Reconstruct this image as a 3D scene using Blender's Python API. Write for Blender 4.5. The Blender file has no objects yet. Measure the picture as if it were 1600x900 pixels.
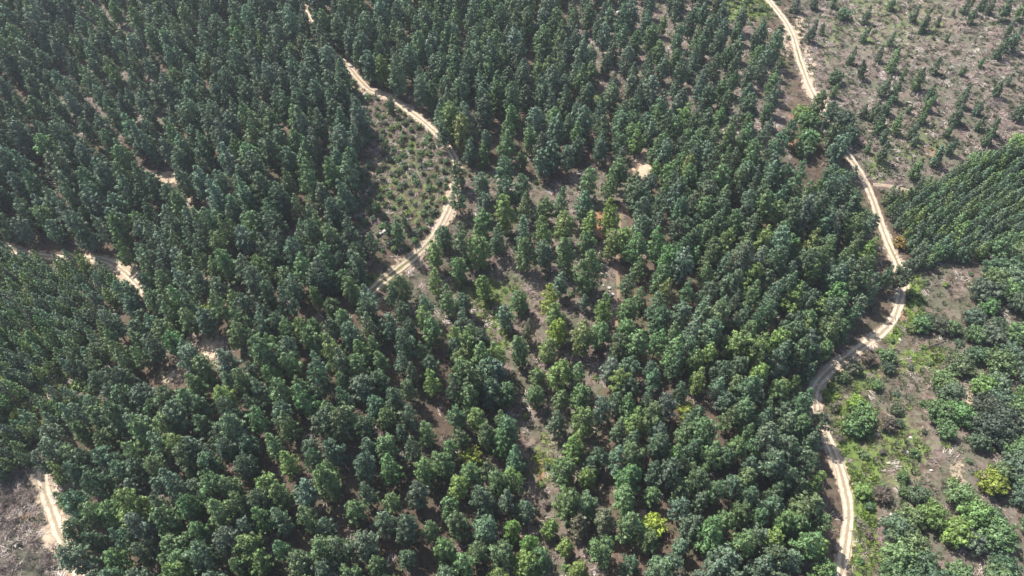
import bpy, math, random
import numpy as np
from mathutils import Vector

# ------------------------------------------------------------------ camera, sky, sun, exposure
scene = bpy.context.scene
W_PX, H_PX, FPX = 1600.0, 900.0, 1081.0
PITCH = math.radians(52.0)
CAM = np.array([0.0, 0.0, 142.0])
cam_data = bpy.data.cameras.new("camera")
cam_data.sensor_width = 36.0
cam_data.lens = FPX / W_PX * 36.0
cam_data.clip_end = 6000.0
cam = bpy.data.objects.new("camera", cam_data)
scene.collection.objects.link(cam)
cam.location = CAM
cam.rotation_euler = (math.pi / 2 - PITCH, 0, 0)
scene.camera = cam

SUN_EL = math.radians(53.0)
SHADOW = np.array([0.74, -0.67])          # ground direction in which shadows fall
world = bpy.data.worlds.new("World")
scene.world = world
world.use_nodes = True
wn = world.node_tree.nodes
sky = wn.new("ShaderNodeTexSky")
sky.sky_type = 'NISHITA'
sky.sun_disc = False
sky.sun_elevation = SUN_EL
sky.sun_rotation = math.atan2(-SHADOW[0], -SHADOW[1])
sky.dust_density = 2.0
wn["Background"].inputs["Strength"].default_value = 0.115
world.node_tree.links.new(sky.outputs[0], wn["Background"].inputs["Color"])
sun_data = bpy.data.lights.new("sun", 'SUN')
sun_data.energy = 5.0
sun_data.angle = math.radians(0.6)
sun_data.color = (1.0, 0.96, 0.90)
sun = bpy.data.objects.new("sun", sun_data)
scene.collection.objects.link(sun)
sun.rotation_euler = Vector((SHADOW[0] * math.cos(SUN_EL), SHADOW[1] * math.cos(SUN_EL), -math.sin(SUN_EL))).to_track_quat('-Z', 'Y').to_euler()
scene.view_settings.view_transform = 'Standard'
scene.view_settings.look = 'None'
scene.view_settings.exposure = 0.92
scene.view_settings.gamma = 1.0
scene.cycles.max_bounces = 4
scene.cycles.diffuse_bounces = 2
scene.cycles.glossy_bounces = 1
scene.cycles.transmission_bounces = 2

rng = np.random.default_rng(7)
random.seed(7)
COL = scene.collection

# ------------------------------------------------------------------ pixel <-> place
FWD = np.array([0.0, math.cos(PITCH), -math.sin(PITCH)])
UPV = np.array([0.0, math.sin(PITCH), math.cos(PITCH)])
RGT = np.array([1.0, 0.0, 0.0])


def flat_cast(px, py, z=0.0):
    px = np.asarray(px, float); py = np.asarray(py, float)
    d = RGT * ((px - W_PX / 2) / FPX)[..., None] + UPV * ((H_PX / 2 - py) / FPX)[..., None] + FWD
    t = (z - CAM[2]) / d[..., 2]
    return CAM + d * t[..., None]


def project(x, y, z):
    v = np.stack([x - CAM[0], y - CAM[1], z - CAM[2]], -1)
    dep = np.maximum(v @ FWD, 1.0)
    return W_PX / 2 + FPX * (v @ RGT) / dep, H_PX / 2 - FPX * (v @ UPV) / dep, dep


def lattice(ix, iy, seed):
    n = (ix.astype(np.int64) * 374761393 + iy.astype(np.int64) * 668265263 + seed * 974711) & 0x7fffffff
    n = ((n ^ (n >> 13)) * 1274126177) & 0x7fffffff
    n = (n ^ (n >> 16)) & 0xffff
    return n / 65535.0


def vnoise(x, y, seed=0):
    ix = np.floor(x); iy = np.floor(y)
    fx = x - ix; fy = y - iy
    fx = fx * fx * (3 - 2 * fx); fy = fy * fy * (3 - 2 * fy)
    a = lattice(ix, iy, seed); b = lattice(ix + 1, iy, seed)
    c = lattice(ix, iy + 1, seed); d = lattice(ix + 1, iy + 1, seed)
    return (a * (1 - fx) + b * fx) * (1 - fy) + (c * (1 - fx) + d * fx) * fy


def line_dist(x, y, pts):
    x = np.asarray(x, float); y = np.asarray(y, float)
    best = np.full(x.shape, 1e9)
    for (ax, ay), (bx, by) in zip(pts[:-1], pts[1:]):
        dx, dy = bx - ax, by - ay
        t = np.clip(((x - ax) * dx + (y - ay) * dy) / (dx * dx + dy * dy + 1e-9), 0, 1)
        best = np.minimum(best, np.hypot(x - ax - t * dx, y - ay - t * dy))
    return best


def flat_line(px):
    p = flat_cast([a for a, b in px], [b for a, b in px])
    return [(q[0], q[1]) for q in p]


RELIEF = [
    (flat_line([(880, 1050), (850, 860), (818, 740), (800, 620), (765, 500), (700, 420)]), -6.0, 17.0),
    (flat_line([(1310, 1000), (1300, 760), (1285, 620), (1400, 480), (1370, 330)]), -5.0, 20.0),
    (flat_line([(120, 1000), (70, 760), (170, 520), (190, 420), (20, 390)]), -4.5, 18.0),
    (flat_line([(1120, 820), (1140, 560), (1080, 330)]), 5.0, 26.0),
    (flat_line([(420, 800), (400, 560), (450, 250), (520, 60)]), 5.0, 24.0),
    (flat_line([(1560, 40), (1600, 150)]), 9.0, 40.0),
]


def base_height(x, y):
    h = 0.035 * (y - 110) * (1.0 / (1 + np.exp(-(y - 60) / 20)))
    for pts, amp, sig in RELIEF:
        d = line_dist(x, y, pts)
        h = h + amp * np.exp(-(d / sig) ** 2)
    h = h + 3.0 * (vnoise(x / 55, y / 55, 1) - 0.5) + 1.2 * (vnoise(x / 21, y / 21, 2) - 0.5)
    far = np.clip((np.hypot(x, y - 150) - 300) / 600, 0, 1)
    return h + far * far * 60 * (vnoise(x / 260, y / 260, 3))


def cast(px, py, off=0.0):
    """pixel -> point on the ground raised by off (the height at which the thing is seen)"""
    px = np.atleast_1d(np.asarray(px, float)); py = np.atleast_1d(np.asarray(py, float))
    z = np.full(px.shape, off, float)
    for _ in range(14):
        p = flat_cast(px, py, z)
        z = 0.25 * z + 0.75 * (base_height(p[:, 0], p[:, 1]) + off)
    p = flat_cast(px, py, z)
    return p[:, 0], p[:, 1]


# roads, as pixel lines on the ground
ROADS = {
    'main': ([(1150, -70), (1180, -30), (1205, 5), (1226, 32), (1240, 60), (1250, 95), (1266, 138), (1284, 172), (1300, 208), (1322, 238),
              (1345, 272), (1362, 308), (1374, 342), (1386, 376), (1401, 408), (1409, 438), (1406, 468), (1396, 498), (1376, 521), (1350, 540),
              (1320, 562), (1292, 584), (1275, 606), (1273, 636), (1285, 666), (1298, 698), (1311, 730), (1320, 764), (1326, 800),
              (1322, 842), (1316, 880), (1312, 915), (1306, 980), (1290, 1060)], 2.7),
    'top': ([(440, -60), (458, -12), (470, 8), (482, 26), (492, 44)], 2.2),
    'clearing': ([(532, 92), (546, 106), (575, 138), (610, 154), (645, 177), (676, 203), (700, 230),
                  (713, 256), (713, 288), (704, 318), (692, 345), (674, 374), (648, 400), (618, 424), (592, 444), (570, 468)], 2.6),
    'west': ([(-160, 345), (-60, 366), (-10, 379), (15, 388), (45, 397), (105, 404), (160, 406), (188, 420), (212, 442), (226, 456)], 2.4),
    'corner': ([(90, 690), (70, 720), (67, 742), (70, 768), (82, 802), (97, 842), (114, 878), (132, 915), (165, 990)], 2.9),
    'spur': ([(1364, 288), (1392, 291), (1428, 300)], 1.2),
    'trail': ([(1004, 236), (996, 262), (980, 292), (970, 340), (966, 400), (966, 470), (962, 520), (950, 570)], 1.0),
}
ROAD_W = {}
for k, (pts, w) in ROADS.items():
    x, y = cast([p[0] for p in pts], [p[1] for p in pts])
    P = np.stack([x, y], 1)
    out = []
    for i in range(len(P) - 1):                       # Catmull-Rom
        p0 = P[max(i - 1, 0)]; p1 = P[i]; p2 = P[i + 1]; p3 = P[min(i + 2, len(P) - 1)]
        n = max(2, int(np.hypot(*(p2 - p1)) / 1.0))
        for t in np.linspace(0, 1, n, endpoint=False):
            out.append(0.5 * ((2 * p1) + (-p0 + p2) * t + (2 * p0 - 5 * p1 + 4 * p2 - p3) * t * t + (-p0 + 3 * p1 - 3 * p2 + p3) * t ** 3))
    out.append(P[-1])
    ROAD_W[k] = (np.array(out), w)


RX0, RY0, RSTEP = -340.0, -40.0, 0.5
ROAD_FIELD = np.full((900, 1360), 14.0)
for k, (P, w) in ROAD_W.items():
    seg = np.concatenate([P[:-1], (P[:-1] + P[1:]) / 2, P[-1:]])
    for (qx, qy) in seg:
        i0 = int((qy - RY0) / RSTEP); j0 = int((qx - RX0) / RSTEP)
        a0, a1, b0, b1 = max(i0 - 28, 0), min(i0 + 29, 900), max(j0 - 28, 0), min(j0 + 29, 1360)
        if a1 <= a0 or b1 <= b0:
            continue
        yy = RY0 + np.arange(a0, a1)[:, None] * RSTEP; xx = RX0 + np.arange(b0, b1)[None, :] * RSTEP
        ROAD_FIELD[a0:a1, b0:b1] = np.minimum(ROAD_FIELD[a0:a1, b0:b1], np.hypot(xx - qx, yy - qy) - w / 2)


def road_gap(x, y):
    """distance from the nearest road edge (read from a fine raster)"""
    fx = np.clip((np.asarray(x, float) - RX0) / RSTEP, 0, 1358.9); fy = np.clip((np.asarray(y, float) - RY0) / RSTEP, 0, 898.9)
    ix = fx.astype(int); iy = fy.astype(int)
    fx = fx - ix; fy = fy - iy
    A = ROAD_FIELD
    return (A[iy, ix] * (1 - fx) + A[iy, ix + 1] * fx) * (1 - fy) + (A[iy + 1, ix] * (1 - fx) + A[iy + 1, ix + 1] * fx) * fy


def ground_height(x, y, gap=None):
    x = np.asarray(x, float); y = np.asarray(y, float)
    if gap is None:
        gap = road_gap(x, y)
    rough = np.clip((gap - 0.6) / 2.5, 0, 1)
    micro = 0.55 * (vnoise(x / 5.1, y / 5.1, 5) - 0.5) + 0.3 * (vnoise(x / 2.1, y / 2.1, 6) - 0.5)
    return base_height(x, y) + rough * micro


# ------------------------------------------------------------------ node helpers
def new_mat(name):
    m = bpy.data.materials.new(name)
    m.use_nodes = True
    nt = m.node_tree
    return m, nt, nt.nodes, nt.links, nt.nodes["Principled BSDF"]


def n_noise(nt, scale, detail=4, rough=0.55, vec=None, dist=0.0):
    n = nt.nodes.new("ShaderNodeTexNoise")
    n.inputs["Scale"].default_value = scale
    n.inputs["Detail"].default_value = detail
    n.inputs["Roughness"].default_value = rough
    n.inputs["Distortion"].default_value = dist
    if vec is not None:
        nt.links.new(vec, n.inputs["Vector"])
    return n.outputs["Fac"]


def n_ramp(nt, fac, stops):
    r = nt.nodes.new("ShaderNodeValToRGB")
    el = r.color_ramp.elements
    while len(el) < len(stops):
        el.new(0.5)
    for e, (p, c) in zip(el, stops):
        e.position = p
        e.color = (c, c, c, 1) if not isinstance(c, tuple) else (*c, 1)
    nt.links.new(fac, r.inputs["Fac"])
    return r.outputs["Color"]


def n_mix(nt, fac, a, b, mode='MIX'):
    m = nt.nodes.new("ShaderNodeMix")
    m.data_type = 'RGBA'
    m.blend_type = mode
    for sock, v in ((m.inputs[0], fac), (m.inputs[6], a), (m.inputs[7], b)):
        if isinstance(v, (int, float)):
            sock.default_value = v
        elif isinstance(v, tuple):
            sock.default_value = (*v, 1)
        else:
            nt.links.new(v, sock)
    return m.outputs[2]


def n_math(nt, op, a, b=None, clamp=False):
    m = nt.nodes.new("ShaderNodeMath")
    m.operation = op
    m.use_clamp = clamp
    for i, v in enumerate((a, b)):
        if v is None:
            continue
        if isinstance(v, (int, float)):
            m.inputs[i].default_value = v
        else:
            nt.links.new(v, m.inputs[i])
    return m.outputs[0]


def n_attr(nt, name, kind='GEOMETRY', out="Color"):
    a = nt.nodes.new("ShaderNodeAttribute")
    a.attribute_type = kind
    a.attribute_name = name
    return a.outputs[out]


def n_bump(nt, fac, strength, dist):
    b = nt.nodes.new("ShaderNodeBump")
    b.inputs["Strength"].default_value = strength
    b.inputs["Distance"].default_value = dist
    nt.links.new(fac, b.inputs["Height"])
    return b.outputs["Normal"]


# ------------------------------------------------------------------ materials
def leaf_material(name, transl=0.12, rough=0.55):
    m, nt, nodes, links, bsdf = new_mat(name)
    tint = n_attr(nt, "tint", 'INSTANCER')
    leaf = n_attr(nt, "leaf", out="Fac")
    val = n_ramp(nt, leaf, [(0.0, 0.55), (0.5, 0.95), (1.0, 1.55)])
    col = n_mix(nt, 1.0, tint, val, 'MULTIPLY')
    geo = nodes.new("ShaderNodeNewGeometry")
    nz = n_noise(nt, 0.9, 3, 0.6, geo.outputs["Position"])
    col = n_mix(nt, 1.0, col, n_ramp(nt, nz, [(0.25, 0.75), (0.75, 1.25)]), 'MULTIPLY')
    links.new(col, bsdf.inputs["Base Color"])
    bsdf.inputs["Roughness"].default_value = rough
    bsdf.inputs["Specular IOR Level"].default_value = 0.45
    tr = nodes.new("ShaderNodeBsdfTranslucent")
    links.new(n_mix(nt, 1.0, col, (1.05, 1.25, 0.6), 'MULTIPLY'), tr.inputs["Color"])
    mix = nodes.new("ShaderNodeMixShader")
    mix.inputs[0].default_value = transl
    links.new(bsdf.outputs[0], mix.inputs[1])
    links.new(tr.outputs[0], mix.inputs[2])
    links.new(mix.outputs[0], nodes["Material Output"].inputs["Surface"])
    return m


def plain_material(name, c1, c2, scale, rough=0.9, bump=0.0):
    m, nt, nodes, links, bsdf = new_mat(name)
    geo = nodes.new("ShaderNodeNewGeometry")
    nz = n_noise(nt, scale, 5, 0.6, geo.outputs["Position"])
    links.new(n_ramp(nt, nz, [(0.3, c1), (0.7, c2)]), bsdf.inputs["Base Color"])
    bsdf.inputs["Roughness"].default_value = rough
    if bump:
        links.new(n_bump(nt, nz, 0.6, bump), bsdf.inputs["Normal"])
    return m


M_LEAF = leaf_material("needle_foliage")
M_BARK = plain_material("bark", (0.06, 0.045, 0.035), (0.16, 0.125, 0.10), 6.0)
M_TWIG = leaf_material("dry_twigs", 0.0, 0.85)
M_STONE = plain_material("pale_stone", (0.30, 0.28, 0.25), (0.55, 0.52, 0.48), 3.0, 0.85, 0.03)

# ground: forest litter, sand, grass and dry cuttings mixed by masks held in the mesh
M_GROUND, nt, nodes, links, bsdf = new_mat("hill_ground")
geo = nodes.new("ShaderNodeNewGeometry")
pos = geo.outputs["Position"]
sep = nodes.new("ShaderNodeSeparateColor")
links.new(n_attr(nt, "cover"), sep.inputs[0])
sep2 = nodes.new("ShaderNodeSeparateColor")
links.new(n_attr(nt, "soil"), sep2.inputs[0])
big = n_noise(nt, 0.16, 5, 0.6, pos)
mid = n_noise(nt, 0.7, 6, 0.65, pos, 0.4)
fine = n_noise(nt, 3.2, 4, 0.7, pos)
litter = n_mix(nt, n_ramp(nt, mid, [(0.3, 0.0), (0.7, 1.0)]), (0.055, 0.040, 0.030), (0.145, 0.105, 0.078))
litter = n_mix(nt, n_ramp(nt, big, [(0.45, 0.0), (0.7, 0.55)]), litter, (0.075, 0.085, 0.04))
dry = n_mix(nt, n_ramp(nt, mid, [(0.32, 0.0), (0.66, 1.0)]), (0.078, 0.059, 0.049), (0.215, 0.165, 0.142))
dry = n_mix(nt, n_ramp(nt, fine, [(0.60, 0.0), (0.74, 0.55)]), dry, (0.42, 0.36, 0.31))
dry = n_mix(nt, n_ramp(nt, big, [(0.40, 0.0), (0.60, 0.85)]), dry, (0.088, 0.098, 0.062))
grass = n_mix(nt, n_ramp(nt, mid, [(0.3, 0.0), (0.7, 1.0)]), (0.065, 0.10, 0.026), (0.15, 0.20, 0.055))
sand = n_mix(nt, n_ramp(nt, mid, [(0.3, 0.0), (0.7, 1.0)]), (0.30, 0.225, 0.15), (0.50, 0.40, 0.295))
rust = n_mix(nt, n_ramp(nt, fine, [(0.3, 0.0), (0.7, 1.0)]), (0.20, 0.105, 0.06), (0.34, 0.19, 0.11))


def ragged(mask, amount=0.55):
    """mask edge broken up by the noise so that no border is smooth"""
    s = n_math(nt, 'ADD', mask, n_math(nt, 'MULTIPLY', n_math(nt, 'SUBTRACT', mid, 0.5), amount * 2.2))
    s = n_math(nt, 'ADD', s, n_math(nt, 'MULTIPLY', n_math(nt, 'SUBTRACT', fine, 0.5), amount))
    return n_ramp(nt, s, [(0.36, 0.0), (0.62, 1.0)])


col = n_mix(nt, ragged(sep.outputs[2]), litter, dry)
col = n_mix(nt, ragged(sep.outputs[1], 0.7), col, grass)
col = n_mix(nt, ragged(sep.outputs[0]), col, sand)
col = n_mix(nt, ragged(sep2.outputs[0]), col, rust)
links.new(col, bsdf.inputs["Base Color"])
bsdf.inputs["Roughness"].default_value = 0.95
bsdf.inputs["Specular IOR Level"].default_value = 0.15
links.new(n_bump(nt, n_math(nt, 'ADD', mid, fine), 0.9, 0.22), bsdf.inputs["Normal"])

# dirt road: pale wheel tracks, darker and partly grassy strip between them
M_ROAD, nt, nodes, links, bsdf = new_mat("sandy_road")
geo = nodes.new("ShaderNodeNewGeometry")
pos = geo.outputs["Position"]
lat = n_attr(nt, "across", out="Fac")
grs = n_attr(nt, "grassy", out="Fac")
mid = n_noise(nt, 0.8, 5, 0.65, pos)
fine = n_noise(nt, 4.0, 4, 0.7, pos)
a = n_math(nt, 'ABSOLUTE', lat)
soilness = n_attr(nt, "earthy", out="Fac")
track = n_math(nt, 'SUBTRACT', 1.0, n_math(nt, 'MULTIPLY', n_math(nt, 'ABSOLUTE', n_math(nt, 'SUBTRACT', a, 0.5)), 2.3), True)
pale = n_mix(nt, n_ramp(nt, mid, [(0.3, 0.0), (0.7, 1.0)]), (0.38, 0.31, 0.225), (0.53, 0.445, 0.345))
verge = n_mix(nt, n_ramp(nt, fine, [(0.3, 0.0), (0.7, 1.0)]), (0.20, 0.155, 0.105), (0.34, 0.27, 0.19))
s = n_math(nt, 'ADD', track, n_math(nt, 'MULTIPLY', n_math(nt, 'SUBTRACT', mid, 0.5), 1.0))
col = n_mix(nt, n_ramp(nt, s, [(0.25, 0.0), (0.6, 1.0)]), verge, pale)
g = n_math(nt, 'MULTIPLY', n_math(nt, 'SUBTRACT', 1.0, track, True), grs)
g = n_math(nt, 'ADD', g, n_math(nt, 'MULTIPLY', n_math(nt, 'SUBTRACT', fine, 0.5), 0.6))
col = n_mix(nt, n_ramp(nt, g, [(0.35, 0.0), (0.6, 0.9)]), col, (0.17, 0.155, 0.07))
col = n_mix(nt, soilness, col, n_mix(nt, mid, (0.10, 0.07, 0.05), (0.30, 0.21, 0.14)))
links.new(col, bsdf.inputs["Base Color"])
bsdf.inputs["Roughness"].default_value = 0.95
bsdf.inputs["Specular IOR Level"].default_value = 0.15
links.new(n_bump(nt, n_math(nt, 'ADD', mid, fine), 0.7, 0.1), bsdf.inputs["Normal"])


# ------------------------------------------------------------------ object helpers
def mesh_from(name, verts, faces, mats, mat_index=None, attrs=None, smooth=False):
    """verts (n,3), faces (m,k); attrs: name -> (type, domain, array)"""
    me = bpy.data.meshes.new(name)
    verts = np.asarray(verts, np.float32); faces = np.asarray(faces, np.int32)
    me.vertices.add(len(verts)); me.vertices.foreach_set("co", verts.ravel())
    if len(faces):
        k = faces.shape[1]
        me.loops.add(faces.size); me.loops.foreach_set("vertex_index", faces.ravel())
        me.polygons.add(len(faces))
        me.polygons.foreach_set("loop_start", np.arange(0, faces.size, k, dtype=np.int32))
        me.polygons.foreach_set("loop_total", np.full(len(faces), k, np.int32))
        if mat_index is not None:
            me.polygons.foreach_set("material_index", np.asarray(mat_index, np.int32))
        me.polygons.foreach_set("use_smooth", np.full(len(faces), smooth))
    for m in (mats if isinstance(mats, (list, tuple)) else [mats]):
        if m is not None:
            me.materials.append(m)
    for an, (ty, dom, arr) in (attrs or {}).items():
        at = me.attributes.new(an, ty, dom)
        arr = np.asarray(arr)
        if ty == 'FLOAT_COLOR':
            at.data.foreach_set("color", arr.astype(np.float32).ravel())
        elif ty == 'FLOAT_VECTOR':
            at.data.foreach_set("vector", arr.astype(np.float32).ravel())
        elif ty == 'INT':
            at.data.foreach_set("value", arr.astype(np.int32).ravel())
        else:
            at.data.foreach_set("value", arr.astype(np.float32).ravel())
    me.update(calc_edges=True)
    return me


def add(name, data, parent=None):
    o = bpy.data.objects.new(name, data)
    COL.objects.link(o)
    if parent is not None:
        o.parent = parent
    return o


def tag(o, label, category=None, group=None, kind=None):
    o["label"] = label
    if category:
        o["category"] = category
    if group:
        o["group"] = group
    if kind:
        o["kind"] = kind
    return o


def in_poly(u, v, poly):
    u = np.asarray(u); v = np.asarray(v)
    inside = np.zeros(u.shape, bool)
    n = len(poly)
    for i in range(n):
        x1, y1 = poly[i]; x2, y2 = poly[(i + 1) % n]
        if y1 == y2:
            continue
        c = ((y1 > v) != (y2 > v)) & (u < (x2 - x1) * (v - y1) / (y2 - y1) + x1)
        inside ^= c
    return inside


def blobs(u, v, items):
    """soft ellipses (px, py, rx, ry, strength)"""
    m = np.zeros(u.shape)
    for (a, b, rx, ry, s) in items:
        d = np.sqrt(((u - a) / rx) ** 2 + ((v - b) / ry) ** 2)
        m = np.maximum(m, s * np.clip((1.35 - d) / 0.7, 0, 1))
    return m


# ------------------------------------------------------------------ zones (pixel outlines)
SLOPE = [(1238, -40), (1240, 0), (1262, 110), (1300, 175), (1322, 232), (1352, 275), (1384, 302), (1440, 292), (1500, 264), (1560, 232), (1600, 232),
         (1850, 170), (1850, -160), (1180, -160)]
VERGE_TOP = [(1060, -160), (1142, 0), (1150, 25), (1195, 48), (1222, 105), (1262, 112), (1240, 0), (1180, -160)]
ROW_EAST = [(1384, 304), (1440, 292), (1500, 264), (1560, 234), (1600, 228), (1850, 180), (1850, 330), (1600, 372), (1540, 394), (1480, 406), (1420, 420),
            (1402, 385)]
CLEAR_EAST = [(1412, 425), (1480, 408), (1542, 398), (1530, 450), (1514, 520), (1470, 590), (1448, 650), (1446, 690), (1500, 748), (1480, 775),
              (1430, 768), (1390, 830), (1366, 900), (1345, 1070), (1290, 1070), (1318, 900), (1322, 770), (1297, 685), (1280, 612), (1312, 572), (1396, 520)]
LEAFY_EAST = [(1542, 398), (1600, 374), (1850, 325), (1850, 1070), (1345, 1070), (1366, 900), (1390, 830), (1430, 768), (1480, 775), (1500, 748),
              (1446, 690), (1448, 650), (1470, 590), (1514, 520), (1530, 450)]
SHRUBBY = [(546, 104), (590, 150), (650, 182), (692, 224), (712, 262), (704, 322), (688, 348), (640, 386), (600, 396), (562, 366), (548, 312),
           (574, 262), (570, 200), (553, 150)]
GULLY = [(700, 300), (742, 262), (800, 268), (850, 285), (930, 262), (985, 290), (978, 350), (972, 420), (970, 500), (956, 570), (930, 630), (938, 690),
         (962, 720), (945, 770), (962, 830), (950, 900), (960, 1070), (800, 1070), (800, 900), (826, 830), (804, 730), (790, 640), (782, 560),
         (740, 520), (640, 500), (630, 425), (690, 362)]
ROW_WEST = [(-260, 370), (0, 396), (80, 388), (132, 390), (162, 412), (192, 448), (186, 488), (158, 528), (156, 574), (140, 622), (92, 680), (50, 722), (0, 742),
            (-260, 800)]
BURNT = [(-260, 800), (0, 744), (48, 730), (70, 760), (100, 835), (135, 905), (180, 1070), (-260, 1070)]
SPARSE_WEST = [(95, 0), (80, -120), (210, -120), (222, 0), (275, 170), (262, 205), (140, 222), (35, 178)]
SPARSE_TOP = [(862, -100), (1060, -160), (1142, 0), (1195, 50), (1222, 110), (1238, 180), (1240, 268), (1150, 215), (1060, 165), (930, 140), (900, 60)]
HOLES = [(500, 258, 16, 32), (262, 276, 40, 14), (297, 312, 10, 16), (15, 388, 40, 10), (195, 425, 32, 24), (330, 544, 33, 34), (265, 592, 50, 34),
         (1000, 258, 24, 32), (690, 632, 60, 18), (608, 690, 15, 9), (489, 750, 19, 26), (640, 742, 22, 16), (585, 806, 18, 18), (612, 862, 20, 24),
         (275, 680, 18, 16), (235, 258, 22, 8), (130, 395, 45, 8), (475, 12, 10, 20), (1110, 660, 14, 10), (1275, 500, 10, 22), (1000, 560, 8, 10),
         (715, 790, 12, 10), (1140, 690, 22, 12), (1265, 240, 36, 60), (880, 30, 14, 20), (640, 905, 28, 18), (1250, 150, 30, 60),
         (600, 405, 30, 18), (400, 555, 22, 8), (700, 545, 8, 8), (1100, 480, 10, 8), (525, 575, 10, 8)]

# ------------------------------------------------------------------ ground sheet
core_x = np.arange(-235, 235.1, 1.0)
core_y = np.arange(25, 305.1, 1.0)
grow = np.cumsum(1.5 * 1.17 ** np.arange(33))
xs = np.concatenate([core_x[0] - grow[::-1], core_x, core_x[-1] + grow])
ys = np.concatenate([core_y[0] - grow[::-1], core_y, core_y[-1] + grow])
gx, gy = np.meshgrid(xs, ys)
gx = gx.ravel(); gy = gy.ravel()
gap = road_gap(gx, gy)
gz = ground_height(gx, gy, gap)
gu, gv, gd = project(gx, gy, gz)
behind = (gy < 15)
gu = np.where(behind, 5000, gu)

sand = blobs(gu, gv, [(192, 424, 26, 18, 1), (330, 540, 19, 20, 1), (345, 566, 10, 12, .9), (392, 548, 12, 5, .7), (262, 277, 30, 9, 1), (235, 271, 12, 6, .9), (265, 588, 24, 16, .55), (297, 315, 8, 16, .7), (556, 138, 15, 26, .75), (548, 106, 14, 12, .8),
                      (704, 318, 11, 32, .8), (1002, 258, 16, 26, .75), (1228, 62, 10, 30, .6), (1262, 108, 14, 46, .62), (1250, 42, 9, 26, .6), (65, 760, 24, 26, .85),
                      (88, 830, 24, 44, .75), (112, 890, 26, 22, .8), (1285, 158, 11, 26, .6), (1552, 745, 18, 10, .6), (1515, 625, 9, 26, .6), (1496, 740, 16, 26, .5), (955, 556, 12, 14, .7),
                      (866, 680, 18, 42, .4), (640, 412, 28, 14, .55), (470, 20, 12, 30, .6), (1570, 575, 12, 14, .5), (1395, 860, 9, 40, .4)])
trail_d = line_dist(gx, gy, [tuple(p) for p in ROAD_W['trail'][0][::6]])
sand = np.maximum(sand, np.where(trail_d < 5, .35, 1.0) * np.clip(0.6 - gap / 2.4, 0, 0.6) * (0.4 + 0.9 * vnoise(gx / 9, gy / 9, 11)))
green = blobs(gu, gv, [(1346, 820, 24, 100, 1), (1322, 690, 20, 60, .95), (1350, 740, 26, 40, .8), (1298, 620, 10, 26, .8), (1425, 470, 22, 50, .75), (1400, 700, 60, 60, .52), (1340, 590, 40, 20, .6), (1396, 524, 12, 20, .95), (1437, 562, 40, 20, .7), (640, 285, 70, 90, .42),
                       (770, 465, 70, 36, .5), (1330, 330, 20, 40, .6), (1372, 262, 24, 26, .55), (1385, 725, 70, 40, .45), (100, 165, 40, 26, .4), (780, 520, 22, 40, .6),
                       (1160, 12, 50, 24, .7), (60, 575, 110, 120, .5), (850, 720, 22, 50, .45), (1330, 600, 40, 30, .45), (600, 440, 40, 14, .65), (930, 165, 14, 20, .7),
                       (1390, 30, 110, 60, .44), (1440, 220, 70, 36, .46), (1300, 60, 24, 50, .4), (1550, 600, 60, 30, .4)])
dry = np.zeros(gx.shape)
for poly, s in ((SLOPE, .85), (CLEAR_EAST, .5), (BURNT, .9), (GULLY, .55), (SPARSE_WEST, .62), (SPARSE_TOP, .55), (LEAFY_EAST, .6), (SHRUBBY, .45)):
    dry = np.maximum(dry, s * in_poly(gu, gv, poly))
rust = blobs(gu, gv, [(937, 352, 11, 24, .9), (846, 742, 9, 30, .5), (36, 806, 14, 7, .8), (1236, 205, 14, 34, .5), (1275, 505, 8, 22, .6), (1452, 238, 14, 10, .5), (56, 815, 14, 14, .5),
                      (1412, 490, 5, 18, .6), (870, 795, 10, 20, .4)])
nx, ny = len(xs), len(ys)
idx = np.arange(nx * ny).reshape(ny, nx)
faces = np.stack([idx[:-1, :-1].ravel(), idx[:-1, 1:].ravel(), idx[1:, 1:].ravel(), idx[1:, :-1].ravel()], 1)
one = np.ones(gx.shape)
me = mesh_from("hill_ground", np.stack([gx, gy, gz], 1), faces, M_GROUND,
               attrs={"cover": ('FLOAT_COLOR', 'POINT', np.stack([sand, green, dry, one], 1)),
                      "soil": ('FLOAT_COLOR', 'POINT', np.stack([rust, rust * 0, rust * 0, one], 1))}, smooth=True)
tag(add("ground", me), "brown hilly forest floor with dry cuttings, grass and bare soil", kind="structure")

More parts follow.
